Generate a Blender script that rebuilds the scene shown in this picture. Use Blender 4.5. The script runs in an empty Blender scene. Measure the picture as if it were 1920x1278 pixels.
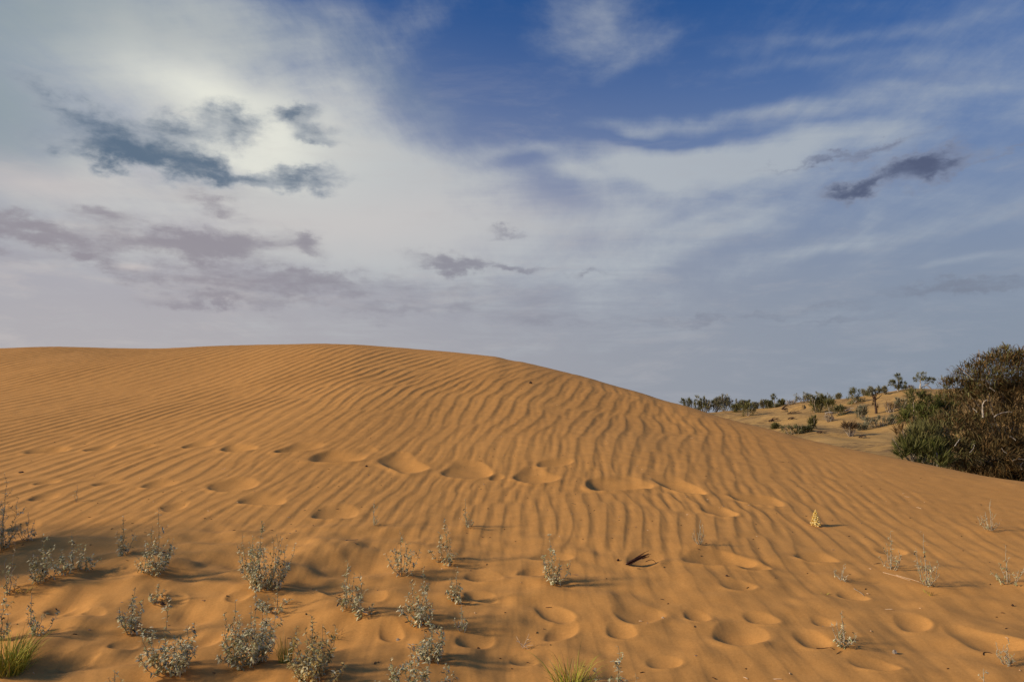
import bpy, math, random
import numpy as np

R = math.radians
scene = bpy.context.scene
col = scene.collection

# ------------------------------------------------------------------ camera
EYE = 1.5
PITCH = math.atan(135 / 1387.0)
FPX = 1920 * 26 / 36.0
cam_data = bpy.data.cameras.new('camera')
cam_data.lens = 26
cam_data.sensor_width = 36
cam_data.clip_start = 0.05
cam_data.clip_end = 12000
cam = bpy.data.objects.new('camera', cam_data)
col.objects.link(cam)
cam.location = (0, 0, EYE)
cam.rotation_euler = (math.pi / 2 + PITCH, 0, 0)
scene.camera = cam

# ------------------------------------------------------------------ view + light
scene.view_settings.view_transform = 'Standard'
scene.view_settings.look = 'None'
scene.view_settings.gamma = 1
scene.view_settings.exposure = 0
scene.view_settings.use_curve_mapping = False
SUN_AZ = R(-103)      # measured from +Y (view direction) towards +X
SUN_EL = R(23)

sun_data = bpy.data.lights.new('sun', 'SUN')
sun_data.energy = 4.1
sun_data.angle = R(8.0)
sun_data.color = (1.0, 0.81, 0.58)
sun = bpy.data.objects.new('sun', sun_data)
col.objects.link(sun)
# lamp shines along local -Z ; point it from the sun towards the origin
sun.rotation_euler = (math.pi / 2 - SUN_EL, 0, math.pi - SUN_AZ)


def ray(px, py):
    """Direction through a pixel of the 1920 x 1278 picture: azimuth and tan(elevation)."""
    cx = (px - 960) / FPX
    cy = (639 - py) / FPX
    c, s = math.cos(PITCH), math.sin(PITCH)
    d = (cx, c - cy * s, s + cy * c)
    return math.atan2(d[0], d[1]), d[2] / math.hypot(d[0], d[1])


# ------------------------------------------------------------------ sky
world = bpy.data.worlds.new('World')
scene.world = world
world.use_nodes = True
WN = world.node_tree.nodes
WL = world.node_tree.links
WN.clear()


class NB:
    """small node-graph builder"""
    def __init__(self, nodes, links):
        self.n, self.l = nodes, links

    def put(self, sock, v):
        if isinstance(v, bpy.types.NodeSocket):
            self.l.new(v, sock)
        elif v is not None:
            sock.default_value = v

    def math(self, op, a, b=None, c=None, clamp=False):
        n = self.n.new('ShaderNodeMath')
        n.operation = op
        n.use_clamp = clamp
        self.put(n.inputs[0], a)
        self.put(n.inputs[1], b)
        self.put(n.inputs[2], c)
        return n.outputs[0]

    def vmath(self, op, a, b=None, scale=None, out='Vector'):
        n = self.n.new('ShaderNodeVectorMath')
        n.operation = op
        self.put(n.inputs[0], a)
        self.put(n.inputs[1], b)
        if scale is not None:
            self.put(n.inputs['Scale'], scale)
        return n.outputs[out]

    def noise(self, vec, scale, detail=4, rough=0.55, dist=0.0, out='Fac'):
        n = self.n.new('ShaderNodeTexNoise')
        n.noise_dimensions = '3D'
        self.put(n.inputs['Vector'], vec)
        n.inputs['Scale'].default_value = scale
        n.inputs['Detail'].default_value = detail
        n.inputs['Roughness'].default_value = rough
        n.inputs['Distortion'].default_value = dist
        return n.outputs[out]

    def mix(self, fac, a, b, blend='MIX'):
        n = self.n.new('ShaderNodeMix')
        n.data_type = 'RGBA'
        n.blend_type = blend
        self.put(n.inputs[0], fac)
        self.put(n.inputs[6], a)
        self.put(n.inputs[7], b)
        return n.outputs[2]

    def smooth(self, v, lo, hi, tmin=0.0, tmax=1.0):
        n = self.n.new('ShaderNodeMapRange')
        n.interpolation_type = 'SMOOTHSTEP'
        self.put(n.inputs[0], v)
        n.inputs[1].default_value = lo
        n.inputs[2].default_value = hi
        n.inputs[3].default_value = tmin
        n.inputs[4].default_value = tmax
        return n.outputs[0]

    def mapping(self, vec, loc, rot, scale, vt='TEXTURE'):
        n = self.n.new('ShaderNodeMapping')
        n.vector_type = vt
        self.put(n.inputs[0], vec)
        n.inputs['Location'].default_value = loc
        n.inputs['Rotation'].default_value = rot
        n.inputs['Scale'].default_value = scale
        return n.outputs[0]

    def combine(self, x, y, z):
        n = self.n.new('ShaderNodeCombineXYZ')
        self.put(n.inputs[0], x)
        self.put(n.inputs[1], y)
        self.put(n.inputs[2], z)
        return n.outputs[0]

    def blobs(self, vec, items):
        """sum of soft ellipses given as (px, py, rx, ry, rotation in degrees, weight)"""
        acc = None
        for px, py, rx, ry, rot, w in items:
            if acc is not None:                    # lets the renderer evaluate one ellipse after the other
                n = self.n.new('ShaderNodeVectorMath')
                n.operation = 'MULTIPLY_ADD'
                self.put(n.inputs[0], acc)
                n.inputs[1].default_value = (1e-9, 1e-9, 0)
                self.put(n.inputs[2], vec)
                vec = n.outputs[0]
            az, te = ray(px, py)
            el = math.atan(te)
            a2, t2 = ray(px + 20, py)
            a3, t3 = ray(px, py - 20)
            ex, ey = a2 - az, math.atan(t2) - el          # picture right, in sky angles
            kx, ky = math.hypot(ex, ey) / 20, math.hypot(a3 - az, math.atan(t3) - el) / 20
            m = self.mapping(vec, (az, el, 0), (0, 0, R(rot) + math.atan2(ey, ex)), (rx * kx, ry * ky, 1))
            d2 = self.vmath('DOT_PRODUCT', m, m, out='Value')
            g = self.math('POWER', 0.3679, d2)
            acc = self.math('MULTIPLY', g, w) if acc is None else self.math('MULTIPLY_ADD', g, w, acc)
        return acc


def build_sky():
    b = NB(WN, WL)
    tc = WN.new('ShaderNodeTexCoord')
    d = tc.outputs['Generated']
    sep = WN.new('ShaderNodeSeparateXYZ')
    WL.new(d, sep.inputs[0])
    az = b.math('ARCTAN2', sep.outputs[0], sep.outputs[1])
    el = b.math('ARCSINE', sep.outputs[2])
    ae = b.combine(az, el, 0)
    # cloud-deck coordinates: a plane overhead seen in perspective
    zz = b.math('ADD', b.math('MAXIMUM', sep.outputs[2], 0.0), 0.10)
    deck = b.combine(b.math('DIVIDE', sep.outputs[0], zz), b.math('DIVIDE', sep.outputs[1], zz), 0.0)

    # warped angles for ragged edges
    flat = b.vmath('MULTIPLY', d, (1.0, 1.0, 1.7))
    n1 = b.noise(flat, 5.0, 3, 0.5, out='Color')
    n2 = b.noise(flat, 20.0, 5, 0.6, out='Color')
    w1 = b.vmath('SCALE', b.vmath('SUBTRACT', n1, (0.5, 0.5, 0.5)), scale=0.085)
    w2 = b.vmath('SCALE', b.vmath('SUBTRACT', n2, (0.5, 0.5, 0.5)), scale=0.07)
    soft = b.vmath('ADD', ae, w1)
    ragged = b.vmath('ADD', b.vmath('ADD', ae, b.vmath('SCALE', w1, scale=0.45)), w2)

    # clear sky
    sky = WN.new('ShaderNodeTexSky')
    sky.sky_type = 'NISHITA'
    sky.sun_disc = False
    sky.sun_elevation = SUN_EL
    sky.sun_rotation = SUN_AZ
    sky.altitude = 200
    sky.air_density = 1.0
    sky.dust_density = 1.0
    sky.ozone_density = 2.5
    S = 0.10                                    # world strength
    clear = b.mix(1.0, sky.outputs[0], (0.09, 0.52, 1.03, 1), 'MULTIPLY')

    def c(r, g, bl):
        return (r / S, g / S, bl / S, 1)

    side = b.smooth(az, -0.55, 0.62)            # 0 towards the sun, 1 away from it

    # dusty air low down
    haze_col = b.mix(side, c(0.450, 0.422, 0.432), c(0.255, 0.292, 0.355))
    haze_f = b.math('MULTIPLY', b.math('POWER', 0.3679, b.math('POWER', b.math('DIVIDE', b.math('MAXIMUM', el, 0.0), 0.37), 3.0)), 0.97)
    base = b.mix(haze_f, clear, haze_col)

    # thin high cloud
    st = b.noise(b.mapping(deck, (0, 0, 0), (0, 0, R(-30)), (0.9, 0.34, 1), 'POINT'), 1.5, 9, 0.67, 0.4)
    st2 = b.noise(b.mapping(deck, (3, 1, 0), (0, 0, R(62)), (0.5, 1.5, 1), 'POINT'), 1.3, 8, 0.62, 0.5)
    st3 = b.noise(flat, 6.0, 7, 0.6, 0.3)
    veil = b.blobs(soft, [
        (330, 150, 400, 170, -12, 0.66), (130, 330, 380, 110, 0, 0.55), (60, 90, 260, 120, 0, 0.22),
        (620, 310, 330, 160, -28, 0.75), (500, 430, 600, 110, 0, 0.55), (860, 400, 230, 130, 20, 0.45), (480, 60, 240, 60, -18, 0.30),
        (1100, 20, 110, 90, 8, 0.44), (1060, 140, 110, 70, 0, 0.32), (980, 225, 110, 50, 12, -0.55), (1300, 155, 300, 34, 5, -0.30), (890, 110, 90, 60, 40, -0.3), (1560, 70, 300, 16, 9, 0.26), (1400, 130, 260, 14, 7, 0.28), (1180, 110, 70, 20, 30, 0.2), (1240, 60, 170, 50, 25, 0.16), (820, 70, 160, 60, 30, 0.22),
        (1310, 302, 250, 38, 3, 1.25), (1110, 338, 90, 26, -28, 0.45), (1560, 265, 380, 34, 6, 0.62),
        (1290, 216, 240, 17, 4, 0.62), (1680, 192, 330, 30, 9, 0.50), (1700, 110, 260, 30, 6, 0.20),
        (960, 520, 420, 90, 0, 0.45), (1560, 468, 200, 16, 14, 0.62), (1240, 470, 260, 26, 18, 0.62),
        (1760, 330, 260, 60, 6, 0.30), (1450, 420, 420, 90, 8, 0.30), (1180, 440, 260, 90, 20, 0.26), (985, 312, 60, 12, 8, -0.55), (1120, 352, 90, 22, 4, -0.35), (1010, 350, 90, 40, 0, -0.30), (1250, 250, 190, 10, 2, -0.55), (900, 120, 160, 60, 30, -0.25), (1800, 495, 160, 14, 12, 0.52), (1330, 400, 120, 14, 24, 0.35), (1630, 420, 20, 60, -20, 0.25)])
    vmod = b.math('ADD', b.math('MULTIPLY', b.math('SUBTRACT', st, 0.5), 2.6),
                  b.math('ADD', b.math('MULTIPLY', b.math('SUBTRACT', st2, 0.5), 2.0), b.math('MULTIPLY', b.math('SUBTRACT', st3, 0.5), 1.6)))
    vtot = b.math('ADD', veil, b.math('MULTIPLY', vmod, b.math('MULTIPLY_ADD', veil, 0.34, 0.60)))
    veil_f = b.smooth(vtot, 0.0, 1.30, 0.0, 0.97)
    veil_col = b.mix(side, c(0.520, 0.535, 0.540), c(0.375, 0.425, 0.49))
    base = b.mix(veil_f, base, veil_col)

    # thicker grey veil at the upper left
    teal = b.blobs(soft, [(0, 40, 330, 150, 0, 0.75), (-30, 250, 190, 110, 0, 0.60), (430, 60, 260, 70, -10, 0.35), (-250, 150, 300, 260, 0, 0.5), (760, 170, 120, 50, -30, 0.2)])
    teal = b.math('MULTIPLY', teal, b.math('MULTIPLY_ADD', b.math('SUBTRACT', st, 0.5), 1.2, 1.0))
    base = b.mix(b.math('MINIMUM', teal, 0.9), base, c(0.270, 0.332, 0.370))

    # sunlit patch in the thin cloud
    glow = b.blobs(soft, [(355, 172, 110, 45, -14, 0.36), (510, 265, 90, 60, 0, 0.30), (430, 225, 300, 130, -14, 0.26), (430, 300, 110, 24, -15, 0.22)])
    base = b.mix(glow, base, c(0.98, 0.97, 0.82))
    pink = b.blobs(soft, [(60, 335, 200, 36, 0, 0.55), (640, 430, 420, 70, 0, 0.42), (232, 501, 36, 8, 0, 0.6)])
    base = b.mix(pink, base, c(0.655, 0.590, 0.560))

    # grey cloud banks low on the left
    grey = b.blobs(ragged, [
        (30, 432, 170, 30, -6, 0.9), (250, 458, 220, 28, -2, 0.65), (400, 462, 105, 36, -8, 1.0), (190, 402, 75, 20, -8, 0.7),
        (405, 385, 48, 22, -28, 0.8), (160, 487, 34, 13, 0, 1.0), (568, 467, 38, 18, -18, 0.8), (340, 512, 330, 16, -3, 0.5),
        (560, 540, 260, 24, -2, 0.7), (390, 563, 110, 12, -2, 0.75), (840, 496, 75, 16, -6, 1.0), (960, 507, 80, 8, 0, 0.7),
        (1100, 515, 40, 7, -4, 0.65), (780, 590, 200, 15, 0, 0.5), (950, 560, 180, 22, 0, 0.35), (950, 440, 40, 10, -10, 0.7), (1080, 598, 200, 12, 2, 0.3),
        (1340, 590, 130, 8, 3, 0.3), (1500, 580, 240, 9, 4, 0.36), (1830, 545, 160, 11, 5, 0.7), (1550, 606, 130, 8, 2, 0.45),
        (300, 350, 330, 40, -6, 0.18)])
    low = b.vmath('MULTIPLY', d, (1.0, 1.0, 4.2))
    gn = b.noise(low, 13.0, 8, 0.62, 0.25)
    gd = b.math('MULTIPLY_ADD', b.math('SUBTRACT', gn, 0.5), b.math('MINIMUM', b.math('MULTIPLY_ADD', grey, 3.0, 0.25), 1.9), grey)
    grey_f = b.smooth(gd, 0.02, 1.15, 0.0, 0.88)
    wisp = b.math('MULTIPLY', b.smooth(b.noise(low, 7.0, 8, 0.66, 0.3), 0.48, 0.72, 0.0, 0.45), haze_f)
    base = b.mix(wisp, base, b.mix(side, c(0.56, 0.515, 0.50), c(0.335, 0.36, 0.415)))
    grey_col = b.mix(side, c(0.285, 0.262, 0.300), c(0.195, 0.225, 0.295))
    base = b.mix(grey_f, base, grey_col)

    # dark ragged clouds
    dark = b.blobs(ragged, [
        (190, 275, 100, 24, -6, 1.1), (330, 302, 120, 30, -12, 1.5), (255, 300, 65, 20, -8, 0.5), (450, 326, 85, 17, -12, 1.0),
        (565, 326, 78, 18, -3, 1.25), (210, 238, 120, 30, -12, 1.0), (95, 190, 80, 24, -28, 0.9), (350, 250, 70, 26, -4, 1.05),
        (437, 228, 50, 30, -22, 1.35), (545, 206, 46, 19, -4, 1.4), (590, 248, 58, 26, -16, 1.05), (600, 268, 34, 10, -14, 0.42), (30, 240, 120, 40, -10, 0.22),
        (1735, 312, 90, 21, 16, 2.2), (1605, 355, 78, 18, 6, 1.8), (1640, 280, 72, 11, 17, 1.1), (1545, 300, 50, 8, 12, 0.8),
        (1450, 312, 50, 6, 6, 0.4), (1690, 370, 18, 7, 0, 0.55), (1835, 310, 28, 7, 4, 0.55), (1765, 238, 22, 6, 20, 0.4), (1900, 295, 40, 6, 24, 0.4)])
    dn = b.noise(b.vmath('MULTIPLY', d, (1.0, 1.0, 2.6)), 15.0, 10, 0.62, 0.25)
    dd = b.math('MULTIPLY_ADD', b.math('SUBTRACT', dn, 0.5), b.math('MINIMUM', b.math('MULTIPLY', dark, 4.5), 3.1), dark)
    halo = b.smooth(b.math('MULTIPLY_ADD', b.math('SUBTRACT', dn, 0.5), b.math('MINIMUM', b.math('MULTIPLY', dark, 4.0), 1.6), dark), 0.04, 0.95, 0.0, 0.50)
    base = b.mix(halo, base, b.mix(side, c(0.34, 0.375, 0.425), c(0.23, 0.255, 0.34)))
    dark_f = b.smooth(dd, 0.15, 2.2, 0.0, 0.92)
    dn2 = b.noise(b.vmath('MULTIPLY', d, (1.0, 1.0, 2.2)), 48.0, 6, 0.65)
    dark_col = b.mix(b.smooth(b.math('MULTIPLY_ADD', b.math('SUBTRACT', dn2, 0.5), 2.2, dd), 0.30, 1.75), b.mix(side, c(0.20, 0.255, 0.33), c(0.16, 0.185, 0.27)), b.mix(side, c(0.090, 0.145, 0.22), c(0.080, 0.100, 0.175)))
    base = b.mix(dark_f, base, dark_col)

    bg = WN.new('ShaderNodeBackground')
    bg.inputs['Strength'].default_value = S
    WL.new(base, bg.inputs['Color'])
    out = WN.new('ShaderNodeOutputWorld')
    WL.new(bg.outputs[0], out.inputs['Surface'])


build_sky()

# ------------------------------------------------------------------ materials
def new_mat(name):
    m = bpy.data.materials.new(name)
    m.use_nodes = True
    nt = m.node_tree
    bsdf = nt.nodes['Principled BSDF']
    return m, NB(nt.nodes, nt.links), bsdf


def sand_material(name, dark, light, speck, coarse=1.0, litter=None):
    m, b, bs = new_mat(name)
    tc = b.n.new('ShaderNodeTexCoord').outputs['Object']
    grain = b.noise(tc, 260.0, 3, 0.7)
    mid = b.noise(tc, 9.0 * coarse, 5, 0.6)
    big = b.noise(tc, 0.55, 3, 0.5)
    grain2 = b.noise(tc, 70.0, 3, 0.75)
    grain = b.math('MULTIPLY_ADD', b.math('SUBTRACT', grain2, 0.5), 0.9, grain)
    f = b.math('MULTIPLY_ADD', b.math('SUBTRACT', grain, 0.5), 1.5, b.math('MULTIPLY_ADD', b.math('SUBTRACT', mid, 0.5), 1.0, b.math('MULTIPLY_ADD', b.math('SUBTRACT', big, 0.5), 0.9, 0.5)), clamp=True)
    colr = b.mix(f, dark, light)
    sp = b.smooth(b.noise(tc, 75.0, 2, 0.5), 0.70, 0.78)
    colr = b.mix(b.math('MULTIPLY', sp, 0.5), colr, speck)
    if litter:
        sc = b.mapping(tc, (0, 0, 0), (0, 0, 0.4), (1.0, 1.8, 1.0), 'POINT')
        lt = b.math('MULTIPLY', b.smooth(b.noise(sc, 3.2, 6, 0.72), 0.44, 0.60), b.smooth(b.noise(tc, 0.45, 3, 0.55), 0.36, 0.56))
        colr = b.mix(b.math('MULTIPLY', lt, 0.85), colr, litter)
    b.put(bs.inputs['Base Color'], colr)
    bs.inputs['Roughness'].default_value = 0.95
    bs.inputs['Specular IOR Level'].default_value = 0.12
    bump = b.n.new('ShaderNodeBump')
    bump.inputs['Strength'].default_value = 0.28
    bump.inputs['Distance'].default_value = 0.004 * coarse
    hgt = b.math('MULTIPLY_ADD', b.noise(tc, 120.0, 3, 0.7), 0.35, b.noise(tc, 22.0, 5, 0.65))
    b.put(bump.inputs['Height'], hgt)
    b.l.new(bump.outputs[0], bs.inputs['Normal'])
    return m


M_DUNE = sand_material('dune_sand', (0.52, 0.252, 0.068, 1), (0.70, 0.350, 0.098, 1), (0.34, 0.165, 0.04, 1))
M_GROUND = sand_material('pale_sand', (0.42, 0.245, 0.075, 1), (0.62, 0.385, 0.135, 1), (0.20, 0.12, 0.05, 1), 0.35, (0.17, 0.105, 0.05, 1))

# ------------------------------------------------------------------ noise fields (numpy)
rng = np.random.default_rng(11)
GX0, GX1, GY0, GY1, GD = -36.0, 22.0, -4.0, 32.0, 0.03
GNX, GNY = int((GX1 - GX0) / GD), int((GY1 - GY0) / GD)
KX = np.fft.fftfreq(GNX, GD)[None, :]
KY = np.fft.fftfreq(GNY, GD)[:, None]


def white():
    return np.fft.fft2(rng.standard_normal((GNY, GNX)).astype(np.float32))


def sample(F, X, Y):
    fx = np.clip((X - GX0) / GD, 0, GNX - 2.001)
    fy = np.clip((Y - GY0) / GD, 0, GNY - 2.001)
    ix, iy = fx.astype(int), fy.astype(int)
    tx, ty = fx - ix, fy - iy
    return (F[iy, ix] * (1 - tx) + F[iy, ix + 1] * tx) * (1 - ty) + (F[iy + 1, ix] * (1 - tx) + F[iy + 1, ix + 1] * tx) * ty


def gauss_field(sx, sy):
    f = np.fft.ifft2(white() * np.exp(-2 * np.pi ** 2 * ((KX * sx) ** 2 + (KY * sy) ** 2))).real
    return (f / f.std()).astype(np.float32)


def ripple_field(lam, bx, by, ang=0.0):
    k0 = 1 / lam
    c, s = math.cos(ang), math.sin(ang)
    kx, ky = KX * c + KY * s, -KX * s + KY * c
    flt = np.exp(-((kx - k0) / (bx * k0)) ** 2 - (ky / (by * k0)) ** 2)
    f = np.fft.ifft2(white() * flt)
    return (f / np.sqrt((np.abs(f) ** 2).mean())).astype(np.complex64)


RIP_S = ripple_field(0.150, 0.16, 0.22, R(-7))
RIP_M = ripple_field(0.215, 0.15, 0.17, R(-10))
RIP_L = ripple_field(0.265, 0.12, 0.09, R(-14))
RIP_F = ripple_field(0.105, 0.15, 0.14, R(-8))
N_WARP = gauss_field(0.35, 0.35)
N_WARP2 = gauss_field(1.6, 1.6)
N_BIG = gauss_field(1.1, 1.1)
N_LUMP = gauss_field(0.13, 0.13)
N_SCOUR = gauss_field(0.30, 0.05)
N_SMALL = gauss_field(0.045, 0.045)


def smst(x, a, b):
    t = np.clip((x - a) / (b - a), 0, 1)
    return t * t * (3 - 2 * t)


# ------------------------------------------------------------------ dune shape
CREST = [  # picture column, row of the skyline, distance of the crest
    (-60, 655, 23.5), (0, 652, 23), (100, 651, 22.8), (200, 652, 22.5), (300, 652, 22), (400, 649, 21.6), (500, 646, 21), (600, 644, 20.5),
    (672, 646, 20), (745, 651, 19.6), (832, 658, 19), (890, 664, 18.4), (930, 668, 18), (956, 675, 17.6), (979, 678, 17.3), (1034, 691, 16.6),
    (1100, 707, 15.7), (1136, 718, 15.2), (1203, 736, 14.4), (1234, 747, 14), (1290, 762, 13.3), (1347, 780, 12.6), (1405, 796, 12),
    (1463, 810, 11.5), (1500, 820, 11.2), (1594, 841, 10.5), (1682, 859.5, 9.9), (1756, 874.5, 9.45), (1835, 890, 9.0), (1920, 903, 8.6), (1990, 912, 8.3)]
TH = np.radians(np.arange(-180, 180.01, 0.25))
_az, _rc, _te = [], [], []
for px, row, yd in CREST:
    a, t = ray(px, row)
    _az.append(a)
    _rc.append(yd / math.cos(a))
    _te.append(t)
_az, _rc, _te = map(np.array, (_az, _rc, _te))
_zc = EYE + _rc * _te
out_az = np.radians([-180, -130, -100, -75, -55, -43])
out_rc = np.array([18, 26, 34, 34, 32, 29.5])
out_zc = np.array([0.2, 0.6, 1.6, 2.6, 3.1, 3.35])
in_az = np.radians([46, 60, 85, 120, 180])
in_rc = np.array([9.8, 9.4, 10, 13, 18])
in_zc = np.array([0.45, 0.36, 0.3, 0.25, 0.2])


def gsm(a, deg):
    n = int(4 * deg / 0.25)
    k = np.exp(-0.5 * (np.arange(-n, n + 1) * 0.25 / deg) ** 2)
    return np.convolve(np.pad(a, n, mode='edge'), k / k.sum(), 'valid')


T_RC = gsm(np.interp(TH, np.r_[out_az, _az, in_az], np.r_[out_rc, _rc, in_rc]), 1.6)
T_ZC = gsm(np.interp(TH, np.r_[out_az, _az, in_az], np.r_[out_zc, _zc, in_zc]), 0.45)
T_TE = gsm(np.interp(TH, _az, _te), 0.35)
P_EXP = 1.455


def dune_profile(th, r, zc_tab):
    rc = np.interp(th, TH, T_RC)
    s = r / rc
    zs = np.interp(th, TH, gsm(zc_tab, 8.0))     # broad body of the dune, its true crest line only near the top
    zc = zs + (np.interp(th, TH, zc_tab) - zs) * smst(s, 0.35, 0.97)
    w = np.interp(th, np.radians([-180, -12, 4, 180]), [0.075, 0.07, 0.035, 0.035])
    k = P_EXP + 0.5 * rc / np.maximum(zc, 0.15)
    sp = w * np.logaddexp(0, (s - 1) / w)
    return zc * np.power(np.maximum(s, 1e-4), P_EXP) - zc * k * sp


for _ in range(6):                              # let the crest meet the skyline
    rr = T_RC[:, None] * np.linspace(0.5, 1.15, 140)[None, :]
    zz_ = dune_profile(TH[:, None], rr, T_ZC)
    te = ((zz_ - EYE) / rr).max(axis=1)
    ok = (TH > _az[0]) & (TH < _az[-1])
    dz = np.where(ok, (T_TE - te) * T_RC, 0)
    dz = np.interp(TH, np.r_[-math.pi, TH[ok], math.pi], np.r_[dz[ok][0], dz[ok], dz[ok][-1]])
    T_ZC = np.maximum(T_ZC + dz, 0.1)


def dune_base(X, Y):
    """the dune without ripples and marks"""
    th, r = np.arctan2(X, Y), np.hypot(X, Y)
    z = dune_profile(th, r, T_ZC)
    front = 1 - smst(Y + 0.36 * sample(N_WARP2, X, Y), 4.6, 6.6)
    return z + 0.045 * sample(N_BIG, X, Y) * smst(np.interp(th, TH, T_RC) - r, 0.3, 5.0) * (0.5 + 0.6 * front)


FEET = []                                       # (x, y, half width, depth, turn)


def hit_dune(px, py):
    """where the line of sight through a pixel meets the dune"""
    a, te = ray(px, py)
    rs = np.linspace(1.0, 34, 6000)
    z = dune_base(rs * math.sin(a), rs * math.cos(a))
    i = int(np.argmax(z > EYE + rs * te))
    r = rs[i]
    return r * math.sin(a), r * math.cos(a)


def unit(px, py):
    """metres per pixel of the picture at the dune point seen there"""
    x, y = hit_dune(px, py)
    return y / FPX


for px, py, w, asp in [
    (250, 843, 52, 1), (370, 834, 58, 1), (447, 842, 62, 1), (563, 839, 72, 1), (632, 858, 88, 1), (750, 873, 98, 1), (872, 884, 88, 1.15),
    (1008, 898, 92, 1), (1152, 910, 100, 1), (1272, 914, 84, 1.2), (1418, 938, 66, 1.1), (95, 846, 64, .9), (185, 841, 62, .9),
    (83, 907, 52, .9), (92, 932, 52, .9), (200, 907, 56, .9), (297, 909, 62, 1), (432, 912, 78, 1), (495, 941, 84, 1.2), (322, 950, 62, 1.2),
    (627, 965, 76, 1.3), (1040, 870, 50, 1), (925, 898, 36, 1), (1350, 960, 54, 1),
    (1030, 1152, 74, 1), (1195, 1162, 86, 1), (1297, 1158, 58, 1), (1165, 1188, 62, .9), (1382, 1200, 120, .9), (1428, 1162, 60, 1.1),
    (1545, 1168, 54, 1), (1700, 1170, 62, .9), (1340, 1052, 104, .9), (1400, 1064, 60, .8), (1522, 1045, 92, .8), (1380, 1100, 62, .8), (1830, 1205, 124, .9),
    (1215, 1050, 100, 1), (895, 1205, 62, 1), (902, 1122, 60, .8), (1048, 1184, 62, 1), (738, 1192, 56, 1), (100, 1141, 66, .7), (135, 1151, 54, .6),
    (172, 1156, 52, .7), (150, 1240, 74, .9), (240, 1208, 64, 1), (1035, 1045, 72, 1), (915, 1082, 74, .8), (640, 1115, 64, .9), (322, 1124, 56, 1),
    (447, 1122, 46, 1), (1668, 1036, 64, .9), (1528, 1205, 76, 1), (702, 1122, 66, .8), (560, 1230, 90, .8), (1000, 1075, 60, .7), (985, 1240, 70, .8),
    (1590, 1120, 60, .8), (1250, 1245, 70, .8), (1640, 1250, 90, .8), (60, 985, 66, .8), (210, 1050, 70, .7), (380, 1210, 62, .9)]:
    x, y = hit_dune(px, py)
    a = w * y / FPX / 2
    q = (math.sin(px * 12.9898 + row * 78.233) * 43758.5453) % 1.0
    FEET.append((x, y, a * (0.82 + 0.25 * q), a * (0.13 + 0.08 * q) * (0.72 if row > 1020 else 1.0), asp * (0.65 + 0.35 * ((q * 7.3) % 1.0))))

MOUNDS = []                                     # little heaps of sand caught by the plants (x, y, radius, height)


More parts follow.
